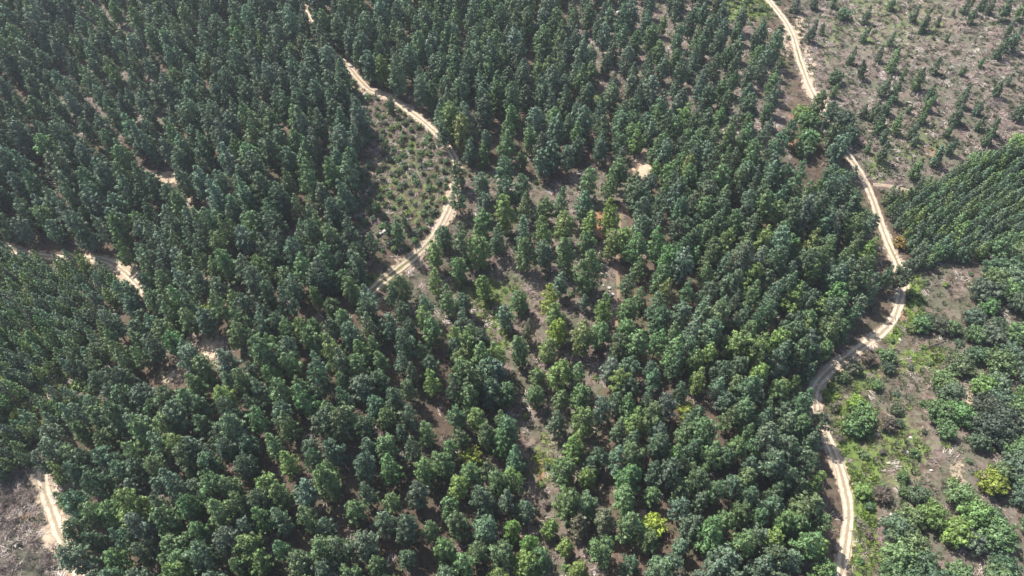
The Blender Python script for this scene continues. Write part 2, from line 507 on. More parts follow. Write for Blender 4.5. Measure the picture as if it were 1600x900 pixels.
# ------------------------------------------------------------------ roads
ROAD_LABEL = {
    'main': ("dirt_road", "pale sandy two-track road winding past the cleared pinkish slope"),
    'clearing': ("dirt_road", "curving sandy track along the shrubby clearing"),
    'west': ("dirt_road", "sandy forest track beside the rows of young firs"),
    'top': ("dirt_road", "short upper stretch of sandy track closed in by trees"),
    'corner': ("dirt_road", "wide pale dirt road beside the bare grey brush"),
    'spur': ("path", "narrow bare path branching off above the fir rows"),
    'trail': ("path", "narrow eroded trail running down beside the gully"),
}
for k, (P, w) in ROAD_W.items():
    d = np.gradient(P, axis=0)
    d /= np.linalg.norm(d, axis=1)[:, None] + 1e-9
    nrm = np.stack([-d[:, 1], d[:, 0]], 1)
    lat = np.array([-1.0, -.86, -.66, -.5, -.3, 0, .3, .5, .66, .86, 1.0])
    dz = np.array([-.12, .05, .03, .015, .045, .07, .045, .015, .03, .05, -.12])
    wl = 1 + 0.3 * (vnoise(P[:, 0] / 3.0, P[:, 1] / 3.0, 21) - .5) + 0.25 * (vnoise(P[:, 0] / 1.1, P[:, 1] / 1.1, 22) - .5)
    wr = 1 + 0.3 * (vnoise(P[:, 0] / 3.0, P[:, 1] / 3.0, 23) - .5) + 0.25 * (vnoise(P[:, 0] / 1.1, P[:, 1] / 1.1, 24) - .5)
    wid = np.where(lat[None, :] < 0, wl[:, None], wr[:, None]) * w / 2
    vx = P[:, 0:1] + nrm[:, 0:1] * lat * wid
    vy = P[:, 1:2] + nrm[:, 1:2] * lat * wid
    vz = ground_height(vx, vy) + dz
    n, c = vx.shape
    idx = np.arange(n * c).reshape(n, c)
    faces = np.stack([idx[:-1, :-1].ravel(), idx[1:, :-1].ravel(), idx[1:, 1:].ravel(), idx[:-1, 1:].ravel()], 1)[:, ::-1]
    gr = np.clip(vnoise(vx / 14, vy / 14, 31) * 1.4 - 0.45, 0, .8)
    if k == 'clearing':           # the lower end is hardly driven and grows over
        gr = np.maximum(gr, np.clip((np.arange(n) / n - .72) * 6, 0, 1)[:, None] * np.ones((1, c)))
    if k == 'corner':
        gr = gr * 0.2
    me = mesh_from(k + "_road", np.stack([vx.ravel(), vy.ravel(), vz.ravel()], 1), faces, M_ROAD,
                   attrs={"across": ('FLOAT', 'POINT', np.tile(lat, n)), "grassy": ('FLOAT', 'POINT', gr.ravel()), "earthy": ('FLOAT', 'POINT', np.full(n * c, 1.0 if k == 'trail' else .3 if k == 'spur' else 0.0))}, smooth=True)
    tag(add(ROAD_LABEL[k][0], me), ROAD_LABEL[k][1], kind="structure")


# ------------------------------------------------------------------ plant shapes
def unit(v):
    return v / (np.linalg.norm(v, axis=-1, keepdims=True) + 1e-9)


def leaf_cards(r, centers, radii, per, size, up=0.35, axis_xy=None, flat=0.8, jitter=0.6, slim=0.5):
    """small kite-shaped faces set around tuft centres, facing roughly outward"""
    n = len(centers) * per
    c = np.repeat(centers, per, 0); R = np.repeat(radii, per)
    d = unit(r.normal(size=(n, 3)))
    out = c.copy(); out[:, 2] = 0
    out = unit(out) if axis_xy is None else np.repeat(axis_xy, per, 0)
    d = unit(d + 0.55 * out + np.array([0, 0, up]))
    p = c + d * (R * r.uniform(0.55, 1.08, n))[:, None] * np.array([1, 1, flat])
    nm = unit(d + jitter * r.normal(size=(n, 3)) * 0.6)
    t = unit(np.cross(nm, r.normal(size=(n, 3))))
    t = unit(t + 0.5 * (out - nm * np.sum(out * nm, 1, keepdims=True)))
    b = unit(np.cross(nm, t))
    L = size * r.uniform(0.65, 1.35, n); Wd = L * slim * r.uniform(0.8, 1.25, n)
    v = np.stack([p - t * (L * .5)[:, None], p + b * (Wd * .5)[:, None] + t * (L * .05)[:, None], p + t * (L * .5)[:, None] + nm * (L * .08)[:, None],
                  p - b * (Wd * .5)[:, None] + t * (L * .05)[:, None]], 1).reshape(-1, 3)
    f = np.arange(n * 4).reshape(n, 4)
    tuft = np.repeat(r.uniform(0, 1, len(centers)), per)
    val = np.clip(0.62 * tuft + 0.38 * r.uniform(0, 1, n), 0, 1)
    return v, f, val


def tube(pts, radii, sides=6):
    """tapered bent limb"""
    pts = np.asarray(pts, float); n = len(pts)
    d = unit(np.gradient(pts, axis=0))
    ref = np.where(np.abs(d[:, 2:3]) > 0.9, np.array([[1.0, 0, 0]]), np.array([[0, 0, 1.0]]))
    a = unit(np.cross(d, ref)); b = np.cross(d, a)
    ang = np.linspace(0, 2 * math.pi, sides, endpoint=False)
    v = (pts[:, None] + np.asarray(radii)[:, None, None] * (np.cos(ang)[None, :, None] * a[:, None] + np.sin(ang)[None, :, None] * b[:, None])).reshape(-1, 3)
    f = []
    for i in range(n - 1):
        for j in range(sides):
            f.append((i * sides + j, i * sides + (j + 1) % sides, (i + 1) * sides + (j + 1) % sides, (i + 1) * sides + j))
    return v, np.array(f)


def join(parts):
    V, F, off = [], [], 0
    for v, f in parts:
        V.append(v); F.append(f + off); off += len(v)
    return np.concatenate(V), np.concatenate(F)


def profile_round(t):
    return np.clip(np.sin(np.pi * np.clip(t * 0.86 + 0.13, 0, 1)) ** 0.62, 0.05, 1)


def profile_cone(t):
    return np.clip((1 - t) ** 0.75 * (0.55 + 0.45 * np.clip(t / 0.22, 0, 1)) * 1.12, 0.05, 1)


def profile_oval(t):
    return np.clip((1 - t ** 2.4) ** 0.6 * (0.62 + 0.38 * np.clip(t / 0.3, 0, 1)), 0.06, 1)


def tree_shape(seed, h, R, prof, base=0.14, levels=11, whorl=6, tuft=0.62, per=24, leaf=0.42, lift=0.25, trunk_r=0.14, gaps=0.1, lean=0.25, slim=0.5):
    r = np.random.default_rng(seed)
    lx, ly = r.normal(0, lean, 2)
    bend = lambda t: np.stack([lx * t + 0.15 * np.sin(3 * t + seed), ly * t + 0.15 * np.cos(2.5 * t + seed)], -1)
    sk_a = r.uniform(0, 6.28); sk = r.uniform(0.05, 0.22)
    C, T, limbs = [], [], []
    for i in range(levels):
        t = (i + r.uniform(-.3, .3)) / (levels - 1)
        t = min(max(t, 0), 1)
        z = h * (base + (1 - base) * 0.95 * t)
        rad = R * float(prof(np.array(t)))
        nb = max(2, int(round(whorl * (0.45 + 0.75 * rad / R))))
        a0 = r.uniform(0, 6.28)
        c0 = bend(np.array(z / h))
        for j in range(nb):
            if r.uniform() < gaps:
                continue
            a = a0 + 6.283 * j / nb + r.normal(0, 0.22)
            ln = rad * r.uniform(0.6, 1.2) * (1 + sk * math.cos(a - sk_a))
            dz = lift * ln * (0.4 + t)
            dirv = np.array([math.cos(a), math.sin(a)])
            for q in ((1.0,) if ln < 0.8 else ((0.55, 1.0) if ln < 1.7 else (0.42, 0.74, 1.0))):
                C.append([c0[0] + dirv[0] * ln * q, c0[1] + dirv[1] * ln * q, z + dz * q + r.normal(0, .12)])
                T.append(tuft * r.uniform(0.72, 1.22) * (0.85 + 0.15 * rad / R))
            if j % 2 == 0 and ln > 0.8:
                limbs.append(tube([[c0[0], c0[1], z - 0.1], [c0[0] + dirv[0] * ln * .5, c0[1] + dirv[1] * ln * .5, z + dz * .4],
                                   [c0[0] + dirv[0] * ln * .92, c0[1] + dirv[1] * ln * .92, z + dz * .9]], [trunk_r * .4, trunk_r * .28, trunk_r * .12], 4))
    ctop = bend(np.array(1.0))
    C.append([ctop[0], ctop[1], h * 0.99]); T.append(tuft * 0.7)
    C = np.array(C); T = np.array(T)
    crown = leaf_cards(r, C, T, per, leaf, slim=slim)
    zt = np.linspace(-0.4, h * 0.96, 7)
    tp = np.concatenate([bend(np.clip(zt / h, 0, 1)), zt[:, None]], 1)
    trunk = join([tube(tp, trunk_r * (1.25 - 1.1 * np.clip(zt / h, 0, 1)), 6)] + limbs)
    return crown, trunk


def bush_shape(seed, h, R, n=40, tuft=0.42, per=18, leaf=0.34, stems=5, slim=0.55, lobes=4):
    """several leafy lobes on stems that fork at the ground"""
    r = np.random.default_rng(seed)
    C, T, limbs = [], [], []
    for k in range(lobes):
        a = r.uniform(0, 6.28); q = math.sqrt(r.uniform(0, 1)) * R * 0.55
        cx, cy = q * math.cos(a), q * math.sin(a)
        lh = h * r.uniform(0.72, 1.0); lr = R * r.uniform(0.5, 0.72)
        m = n // lobes
        d = unit(r.normal(size=(m, 3)) + np.array([0, 0, 0.45]))
        s = r.uniform(0.55, 1.0, m) ** 0.5
        C.append(np.stack([cx + d[:, 0] * lr * s, cy + d[:, 1] * lr * s, np.clip(lh * 0.5 + d[:, 2] * lh * 0.5 * s, 0.12, None)], 1))
        T.append(tuft * r.uniform(0.7, 1.25, m))
        limbs.append(tube([[0, 0, -0.3], [cx * .5, cy * .5, lh * .3], [cx, cy, lh * .75]], [0.03 * h, 0.022 * h, 0.008 * h], 5))
    C = np.concatenate(C); T = np.concatenate(T)
    crown = leaf_cards(r, C, T, per, leaf, slim=slim)
    return crown, join(limbs)


def twig_shape(seed, h, R, n=46, width=0.035):
    """bare forked sprays of thin twigs"""
    r = np.random.default_rng(seed)
    V, F, off, val = [], [], 0, []
    for i in range(n):
        a = r.uniform(0, 6.28); b = r.uniform(0.2, 1.0)
        p0 = np.array([r.normal(0, R * .3), r.normal(0, R * .3), -0.05])
        p1 = p0 + np.array([math.cos(a) * R * b * .5, math.sin(a) * R * b * .5, h * r.uniform(.25, .6)])
        p2 = p1 + np.array([math.cos(a + r.normal(0, .5)) * R * b * .5, math.sin(a + r.normal(0, .5)) * R * b * .5, h * r.uniform(-.15, .45)])
        for q0, q1, w in ((p0, p1, width), (p1, p2, width * .6)):
            s = unit(np.cross(q1 - q0, r.normal(size=3))) * w
            V += [q0 - s, q0 + s, q1 + s * .6, q1 - s * .6]
            F.append([off, off + 1, off + 2, off + 3]); off += 4
            val.append(r.uniform())
    return np.array(V), np.array(F), np.array(val)


def litter_shape(seed, R, n=26, wmin=0.03):
    """cut branches and dry stalks lying about"""
    r = np.random.default_rng(seed)
    V, F, off, val = [], [], 0, []
    main = r.uniform(0, 3.14)
    for i in range(n):
        a = main + r.normal(0, .6)
        L = R * r.uniform(.35, 1.0)
        c = np.array([r.normal(0, R * .45), r.normal(0, R * .45), r.uniform(0.03, 0.28)])
        d = np.array([math.cos(a), math.sin(a), r.normal(0, .12)]) * L * .5
        s = np.array([-math.sin(a), math.cos(a), r.normal(0, .4)]) * r.uniform(wmin, wmin * 2.6)
        V += [c - d - s, c - d + s, c + d + s * .5, c + d - s * .5]
        F.append([off, off + 1, off + 2, off + 3]); off += 4
        val.append(r.uniform())
    return np.array(V), np.array(F), np.array(val)


def tuft_shape(seed, h, R, n=34, w=0.09):
    """grass or weed tuft"""
    r = np.random.default_rng(seed)
    a = r.uniform(0, 6.28, n); q = R * np.sqrt(r.uniform(0, 1, n)) * .7
    p0 = np.stack([q * np.cos(a), q * np.sin(a), np.full(n, -.03)], 1)
    b = a + r.normal(0, .7, n)
    hh = h * r.uniform(.5, 1.15, n)
    p1 = p0 + np.stack([np.cos(b) * R * .4, np.sin(b) * R * .4, hh], 1)
    s = np.stack([-np.sin(b), np.cos(b), 0 * b], 1) * w
    m = (p0 + p1) * .5 + np.array([0, 0, 1]) * (hh * .15)[:, None]
    V = np.stack([p0, m + s, p1, m - s], 1).reshape(-1, 3)
    return V, np.arange(n * 4).reshape(n, 4), r.uniform(0, 1, n)


# prototypes: kind -> list of (crown mesh, trunk mesh, joined mesh)
PROTO_COL = {}
PROTOS = {}


def store(kind, crown, trunk):
    v, f, val = crown
    lst = PROTOS.setdefault(kind, [])
    tagname = "%s_%02d" % (kind, len(lst))
    cm = mesh_from(tagname + "_crown", v, f, M_LEAF, attrs={"leaf": ('FLOAT', 'FACE', val)})
    tm = mesh_from(tagname + "_trunk", trunk[0], trunk[1], M_BARK, smooth=True)
    jv, jf = join([(v, f), trunk])
    jm = mesh_from(tagname, jv, jf, [M_LEAF, M_BARK], mat_index=np.concatenate([np.zeros(len(f)), np.ones(len(trunk[1]))]),
                   attrs={"leaf": ('FLOAT', 'FACE', np.concatenate([val, np.full(len(trunk[1]), .5)]))})
    col = PROTO_COL.setdefault(kind, bpy.data.collections.new(kind + "_shapes"))
    col.objects.link(bpy.data.objects.new(tagname, jm))
    lst.append((cm, tm, float(v[:, 2].max()), float(np.percentile(np.hypot(v[:, 0], v[:, 1]), 95))))


def store_loose(kind, shape, mat):
    v, f, val = shape
    col = PROTO_COL.setdefault(kind, bpy.data.collections.new(kind + "_shapes"))
    n = len(col.objects)
    m = mesh_from("%s_%02d" % (kind, n), v, f, mat, attrs={"leaf": ('FLOAT', 'FACE', val)})
    col.objects.link(bpy.data.objects.new(m.name, m))


pr = np.random.default_rng(3)
for i in range(14):
    store('pine', *tree_shape(100 + i, pr.uniform(10.0, 12.6), pr.uniform(1.85, 2.3), profile_oval if i % 3 else profile_cone,
                              base=pr.uniform(.1, .2), levels=11 + i % 3, whorl=7, tuft=0.52, per=23, leaf=0.44, gaps=pr.uniform(.12, .28), lean=.4))
for i in range(12):
    store('fir', *tree_shape(200 + i, pr.uniform(11.0, 13.6), pr.uniform(2.35, 2.85), profile_cone if i % 2 else profile_oval,
                             base=pr.uniform(.1, .18), levels=13, whorl=7, tuft=0.6, per=22, leaf=0.52, gaps=pr.uniform(.08, .2), lean=.35, lift=.15))
for i in range(6):
    store('young', *tree_shape(300 + i, pr.uniform(5.6, 7.2), pr.uniform(1.2, 1.45), profile_cone, base=.06, levels=11, whorl=6, tuft=0.36, per=20,
                               leaf=0.32, gaps=.08, lean=.2, lift=.2, trunk_r=.08))
for i in range(6):
    store('lone', *tree_shape(400 + i, pr.uniform(5.6, 7.2), pr.uniform(1.15, 1.5), profile_cone, base=.04, levels=11, whorl=6, tuft=0.44, per=24,
                              leaf=0.38, gaps=.1, lean=.4, lift=.2, trunk_r=.09))
for i in range(6):
    store('broad', *tree_shape(500 + i, pr.uniform(4.6, 5.8), pr.uniform(2.5, 3.1), profile_round, base=.12, levels=7, whorl=9, tuft=0.72, per=26,
                               leaf=0.46, gaps=.1, lean=.4, lift=.3, trunk_r=.16, slim=.62))
for i in range(5):
    store('shrub', *bush_shape(600 + i, pr.uniform(1.2, 1.7), pr.uniform(0.9, 1.25), n=34, tuft=.34, per=16, leaf=.3))
for i in range(4):
    store_loose('weed', tuft_shape(700 + i, .4, .8, 36, .11), M_LEAF)
    store_loose('dry', litter_shape(720 + i, 1.5, 24, .035), M_TWIG)
    store_loose('brush', twig_shape(740 + i, 1.6, 1.3, 40, .03), M_TWIG)

# ------------------------------------------------------------------ where the trees stand
TREES = []     # dicts: kind, x, y, scale, tint, tone, stand


def tone_tint(tone, r):
    base = {'dark': (0.080, 0.126, 0.066), 'blue': (0.108, 0.166, 0.098), 'mid': (0.112, 0.180, 0.070), 'bright': (0.158, 0.230, 0.068), 'lime': (0.21, 0.27, 0.045),
            'yellow': (0.30, 0.26, 0.05), 'orange': (0.26, 0.20, 0.055), 'purple': (0.062, 0.080, 0.056), 'dull': (0.135, 0.145, 0.088), 'brown': (0.135, 0.11, 0.085)}[tone]
    j = 1 + r.normal(0, .11)
    return tuple(float(np.clip(c * j * (1 + r.normal(0, .06)), .01, .6)) for c in base)


def put(kind, px, py, scale, tone, stand, zc):
    x, y = cast(px, py, zc)
    TREES.append(dict(kind=kind, x=float(x[0]), y=float(y[0]), s=scale, tone=tone, stand=stand, hand=True))


# trees of the open gully, one by one (crown centres)
for (a, b, s, t) in [
        (720, 274, .85, 'dark'), (717, 311, .9, 'dark'), (755, 289, .9, 'blue'), (755, 323, .85, 'blue'), (787, 274, 1, 'blue'), (787, 304, .95, 'blue'), (790, 342, 1.05, 'bright'),
        (751, 352, 1, 'mid'), (776, 379, .9, 'dark'), (719, 384, 1.12, 'mid'), (751, 396, 1.1, 'bright'), (719, 422, .85, 'mid'), (680, 340, 1, 'mid'), (692, 370, .85, 'blue'),
        (682, 402, .9, 'bright'), (646, 383, .95, 'dark'), (820, 367, .95, 'blue'), (817, 404, .95, 'mid'), (848, 330, .9, 'mid'), (820, 328, .9, 'mid'), (814, 298, .9, 'blue'),
        (875, 325, 1, 'mid'), (847, 367, 1, 'bright'), (851, 399, .85, 'blue'), (881, 358, .95, 'bright'), (884, 405, 1.08, 'mid'), (910, 328, .95, 'blue'), (917, 289, .95, 'mid'),
        (919, 354, .8, 'bright'), (919, 383, .85, 'mid'), (917, 426, 1.3, 'mid'), (952, 344, 1.12, 'lime'), (952, 388, .85, 'bright'), (955, 295, .9, 'mid'), (967, 277, .95, 'mid'),
        (758, 454, .8, 'bright'), (811, 470, .85, 'mid'), (682, 445, .85, 'bright'), (874, 446, .9, 'blue'), (860, 474, 1.0, 'lime'), (868, 505, .95, 'bright'), (914, 473, .6, 'blue'),
        (941, 487, .95, 'bright'), (794, 499, .85, 'blue'), (698, 474, .95, 'mid'), (724, 472, .8, 'blue'), (665, 481, .8, 'blue'), (727, 507, .85, 'blue'), (664, 506, .8, 'bright'),
        (869, 522, 1.0, 'lime'), (852, 548, .95, 'bright'), (813, 553, 1, 'mid'), (912, 537, 1.05, 'bright'), (933, 524, .9, 'mid'), (871, 589, 1.0, 'bright'), (841, 592, .75, 'bright'),
        (902, 589, .9, 'mid'), (904, 622, .9, 'mid'), (875, 629, .75, 'mid'), (837, 625, .8, 'mid'), (868, 664, .95, 'blue'), (909, 660, 1.05, 'bright'), (900, 694, .8, 'bright'),
        (787, 620, .85, 'mid'), (824, 522, .8, 'dull'), (898, 706, .95, 'bright'), (880, 738, 1.0, 'mid'), (930, 724, .85, 'blue'), (916, 753, .75, 'bright'), (886, 793, 1.0, 'mid'),
        (919, 787, .95, 'blue'), (904, 825, .95, 'dull'), (858, 828, .7, 'bright'), (886, 860, .65, 'bright'), (828, 857, .95, 'bright'), (819, 880, 1, 'bright'), (843, 882, .9, 'mid'),
        (945, 820, .8, 'dull'), (941, 866, .95, 'mid'), (902, 892, .75, 'bright'), (742, 600, 1.15, 'mid'), (762, 588, 1.1, 'blue'), (722, 592, 1.0, 'mid'), (750, 565, 1.1, 'mid'),
        (775, 560, 1.05, 'bright'), (780, 590, 1.0, 'blue'), (735, 622, .95, 'mid'), (768, 618, 1, 'blue'), (712, 612, .9, 'dark'), (948, 930, .9, 'mid'), (880, 940, .9, 'bright')]:
    put('pine', a, b, s * 1.17, t, 'gully', 5.8 * s)

# lone conifers on the cleared slope
for (a, b, s) in [
        (1244, 6, 1.2), (1273, 5, 1.0), (1302, 3, .9), (1355, 26, 1.1), (1267, 52, 1.25), (1285, 47, .7), (1351, 55, .95), (1391, 64, .8), (1330, 91, 1.0), (1348, 111, 1.05),
        (1375, 87, .9), (1396, 99, 1.2), (1303, 143, .9), (1381, 138, 1.2), (1400, 146, 1.1), (1462, 105, .95), (1436, 128, 1.25), (1454, 148, 1.0), (1428, 24, 1.0), (1447, 36, 1.2),
        (1467, 35, .6), (1394, 7, .9), (1513, 10, 1.1), (1518, 27, .9), (1537, 6, .9), (1548, 13, .9), (1573, 18, 1.3), (1598, 18, 1.2), (1577, 48, .9), (1562, 78, 1.1), (1584, 66, 1.4),
        (1504, 112, .6), (1505, 156, 1.05), (1560, 140, .95), (1577, 126, .6), (1350, 174, .8), (1366, 177, 1.1), (1377, 186, 1.1), (1388, 166, 1.0), (1373, 199, 1.05), (1401, 198, 1.1),
        (1382, 214, .8), (1451, 162, 1.0), (1442, 184, .95), (1430, 205, 1.0), (1429, 220, .7), (1420, 171, .55), (1496, 183, 1.1), (1482, 205, .8), (1486, 231, .95), (1465, 246, 1.1),
        (1433, 266, 1.15), (1379, 241, 1.1), (1357, 232, .6), (1528, 171, .8), (1530, 194, .75), (1550, 201, .9), (1544, 217, .95), (1594, 174, 1.2), (1440, 45, .7), (1480, 60, .5),
        (1410, 120, .5), (1533, 100, .5), (1490, 20, .5), (1615, 60, 1.2), (1640, 110, 1.1), (1630, 150, 1), (1660, 40, 1), (1300, -18, 1), (1370, -25, 1), (1450, -22, 1.1), (1540, -20, 1)]:
    put('lone', a, b, s, random.choice(['dark', 'dark', 'blue', 'mid']), 'slope', 2.6 * s)

# broad-crowned trees and large bushes (crown centre, scale, tone, stand)
for (a, b, s, t, st) in [
        (1262, 188, 1.15, 'mid', 'road'), (1252, 175, .95, 'bright', 'road'), (1268, 214, 1.15, 'mid', 'road'), (1256, 232, .95, 'mid', 'road'), (1318, 188, 1.2, 'dark', 'road'), (1330, 208, 1.05, 'dark', 'road'),
        (1308, 214, 1.05, 'dark', 'road'), (1312, 268, .7, 'mid', 'road'), (1306, 282, .7, 'dark', 'road'), (1319, 20, .8, 'blue', 'slope'), (1305, 122, .8, 'dark', 'slope'),
        (1584, 240, 1.05, 'mid', 'edge'), (1590, 225, .8, 'bright', 'edge'), (1550, 250, .95, 'blue', 'edge'), (1530, 256, .85, 'mid', 'edge'),
        (1408, 377, .75, 'orange', 'rows'), (1422, 364, .7, 'yellow', 'rows'), (1428, 380, .65, 'lime', 'rows'),
        (1345, 655, 1.25, 'mid', 'meadow'), (1340, 632, .9, 'lime', 'meadow'), (1352, 640, .85, 'bright', 'meadow'), (1335, 668, .95, 'mid', 'meadow'), (1400, 640, .55, 'dark', 'meadow'),
        (1402, 660, .45, 'dark', 'meadow'), (1410, 745, .5, 'mid', 'meadow'), (1413, 769, .5, 'mid', 'meadow'), (1436, 775, .9, 'dark', 'meadow'), (1347, 768, .75, 'bright', 'meadow'), (1377, 770, .7, 'brown', 'meadow'),
        (1388, 664, .7, 'brown', 'meadow'), (1437, 508, .95, 'mid', 'meadow'), (1424, 512, .55, 'bright', 'meadow'), (1450, 502, .8, 'dark', 'meadow'), (1470, 506, .85, 'dull', 'meadow'), (1490, 512, .8, 'mid', 'meadow'),
        (1388, 557, .75, 'mid', 'meadow'), (1390, 576, .6, 'dark', 'meadow'), (1356, 562, .7, 'brown', 'meadow'), (1334, 574, .75, 'dull', 'meadow'), (1318, 590, .6, 'mid', 'meadow'), (1372, 602, .55, 'mid', 'meadow'),
        (1553, 757, .95, 'lime', 'leafy'), (1540, 640, 1.15, 'purple', 'leafy'), (1562, 650, 1.2, 'purple', 'leafy'), (1548, 666, 1.15, 'purple', 'leafy'), (1575, 668, 1.1, 'purple', 'leafy'), (1528, 660, .9, 'purple', 'leafy'),
        (322, 490, .82, 'lime', 'forest'), (735, 712, .8, 'lime', 'forest'), (1022, 820, .8, 'lime', 'forest'), (1188, 365, .8, 'bright', 'forest'), (1075, 640, .75, 'lime', 'forest'), (1283, 470, .85, 'bright', 'forest')]:
    s *= {'meadow': .84, 'road': .9, 'rows': .8}.get(st, 1.0)
    put('broad', a, b, s, t, st, (4.2 if st == 'forest' else 2.8) * s)
for (a, b, s, t) in [(708, 195, 1.15, 'bright'), (722, 216, 1.15, 'bright'), (597, 118, 1.0, 'bright'), (692, 215, .9, 'blue')]:
    put('fir', a, b, s, t, 'upper', 5.0 * s)

SHRUBS = []


def sow_shrubs(poly, n, dmin, stand, tones, smin, smax, rule=None):
    us = [p[0] for p in poly]; vs = [p[1] for p in poly]
    a = rng.uniform(max(min(us), -60), min(max(us), 1660), n); b = rng.uniform(max(min(vs), -40), min(max(vs), 940), n)
    ok = in_poly(a, b, poly)
    if rule is not None:
        ok &= rule(a, b)
    a, b = a[ok], b[ok]
    x, y = cast(a, b, .6)
    g = road_gap(x, y)
    for q in np.nonzero(g > .8)[0]:
        X, Y = float(x[q]), float(y[q])
        if any((X - p) ** 2 + (Y - r_) ** 2 < dmin ** 2 for p, r_ in SHRUBS):
            continue
        SHRUBS.append((X, Y))
        TREES.append(dict(kind='shrub', x=X, y=Y, s=random.uniform(smin, smax), tone=random.choice(tones), stand=stand, hand=True))


sow_shrubs(SHRUBBY, 1800, 2.3, 'clearing', ['mid', 'mid', 'mid', 'blue', 'bright', 'dull'], .7, 1.3)
for (a, b, s, t) in [(612, 168, .62, 'blue'), (608, 362, .6, 'dark'), (624, 370, .85, 'mid'), (632, 350, .55, 'mid'), (590, 325, .5, 'mid')]:
    put('pine', a, b, s, t, 'clearing', 4.6 * s)
# smaller bushes about the open ground
OPEN = ['mid', 'dark', 'dull', 'bright', 'brown']
sow_shrubs(CLEAR_EAST, 320, 4.4, 'meadow', OPEN, .6, 1.25)
sow_shrubs(SLOPE, 110, 10.0, 'slope', ['mid', 'dull', 'dull', 'brown'], .45, .8)
sow_shrubs(GULLY, 420, 4.2, 'gully', OPEN, .55, 1.1)
sow_shrubs(VERGE_TOP, 200, 2.2, 'road', ['mid', 'bright', 'dull'], .7, 1.4)
sow_shrubs(LEAFY_EAST, 400, 5.0, 'leafy', OPEN, .6, 1.2)
sow_shrubs(ROW_WEST, 700, 3.2, 'west rows', ['bright', 'bright', 'mid', 'lime', 'dull'], .9, 1.7, lambda a, b: b > 500 - (a - 60) * .2)

# planted rows of young firs
for poly, st, p0, p1, rowgap, step in ((ROW_EAST, 'east rows', (1420, 400), (1520, 335), 2.5, 1.9), (ROW_WEST, 'west rows', (40, 440), (120, 560), 2.75, 2.5)):
    ax, ay = cast([p0[0], p1[0]], [p0[1], p1[1]], 3)
    d = np.array([ax[1] - ax[0], ay[1] - ay[0]]); d /= np.hypot(*d)
    nrm = np.array([-d[1], d[0]])
    I, J = np.meshgrid(np.arange(-60, 61), np.arange(-80, 81))
    I = I.ravel(); J = J.ravel()
    qa = I * rowgap + rng.normal(0, .34, I.size); qb = J * step + rng.normal(0, .45, I.size)
    X = ax[0] + nrm[0] * qa + d[0] * qb; Y = ay[0] + nrm[1] * qa + d[1] * qb
    ok = (np.abs(X) < 260) & (Y > 20) & (Y < 330) & (rng.uniform(0, 1, I.size) > .06)
    X, Y = X[ok], Y[ok]
    u, v, _ = project(X, Y, base_height(X, Y) + 3.0)
    ok = in_poly(u, v, poly) & (u > -150) & (u < 1750) & (road_gap(X, Y) > 1.0)
    if st == 'west rows':          # thins out into scrub downhill
        thin = np.clip((v - 480 + (u - 60) * .2) / 140, 0, 1)
        ok &= vnoise(X / 7, Y / 7, 61) > .5 * thin + .02
    for q in np.nonzero(ok)[0]:
        TREES.append(dict(kind='young', x=float(X[q]), y=float(Y[q]), s=random.uniform(.9, 1.25), stand=st,
                          tone=random.choices(['dark', 'blue', 'mid', 'bright'], [1, 3, 3.5, .5])[0]))

# big forest by dart throwing
N = 90000
cx = rng.uniform(-300, 300, N); cy = rng.uniform(8, 360, N)
cz = base_height(cx, cy)
cu, cv, cd = project(cx, cy, cz + 5.0)
gu_, gv_, _ = project(cx, cy, cz)
zone = np.full(N, 'forest', dtype=object)
for poly, nm in ((SPARSE_WEST, 'sparse'), (SPARSE_TOP, 'sparse'), (LEAFY_EAST, 'leafy'), (SLOPE, ''), (VERGE_TOP, ''), (ROW_EAST, ''), (CLEAR_EAST, ''), (SHRUBBY, ''), (GULLY, ''), (ROW_WEST, ''), (BURNT, '')):
    zone[in_poly(cu, cv, poly)] = nm
    if nm == '':
        zone[in_poly(gu_, gv_, poly)] = ''
ok = (cu > -170) & (cu < 1770) & (cv > -110) & (cv < 1060) & (zone != '')
cgap = road_gap(cx, cy)
ok &= cgap > 0.75
dens = vnoise(cx / 17, cy / 17, 41)
tu, tv, _ = project(cx, cy, cz + 8.5)
for (line, m5, m9) in (([(1345, 272), (1362, 308), (1374, 342), (1386, 376), (1401, 408)], 24, 14), ([(1405, 470), (1396, 498), (1376, 521), (1350, 540), (1325, 560)], 36, 20),
                       ([(1274, 600), (1274, 634)], 16, 9), ([(1296, 695), (1311, 730), (1320, 764), (1326, 800), (1322, 842), (1316, 880), (1312, 930)], 25, 15),
                       ([(545, 106), (610, 154), (676, 203), (712, 256), (712, 290), (690, 345)], 13, 8), ([(66, 742), (70, 768), (82, 802), (97, 842), (114, 878), (132, 915)], 15, 9),
                       ([(178, 414), (212, 442)], 18, 8), ([(672, 376), (645, 400), (615, 426), (594, 443)], 14, 9)):
    ok &= (line_dist(cu, cv, line) > m5) & (line_dist(tu, tv, line) > m9)
for (a, b, rx, ry) in HOLES:
    ok &= (((cu - a) / rx) ** 2 + ((cv - b) / ry) ** 2) > 1.0
cell = {}
CS = 6.0


def near(x, y, r):
    i, j = int(x // CS), int(y // CS)
    for a in (i - 1, i, i + 1):
        for b in (j - 1, j, j + 1):
            for (qx, qy, qr) in cell.get((a, b), ()):
                if (qx - x) ** 2 + (qy - y) ** 2 < (.5 * (r + qr)) ** 2:
                    return True
    return False


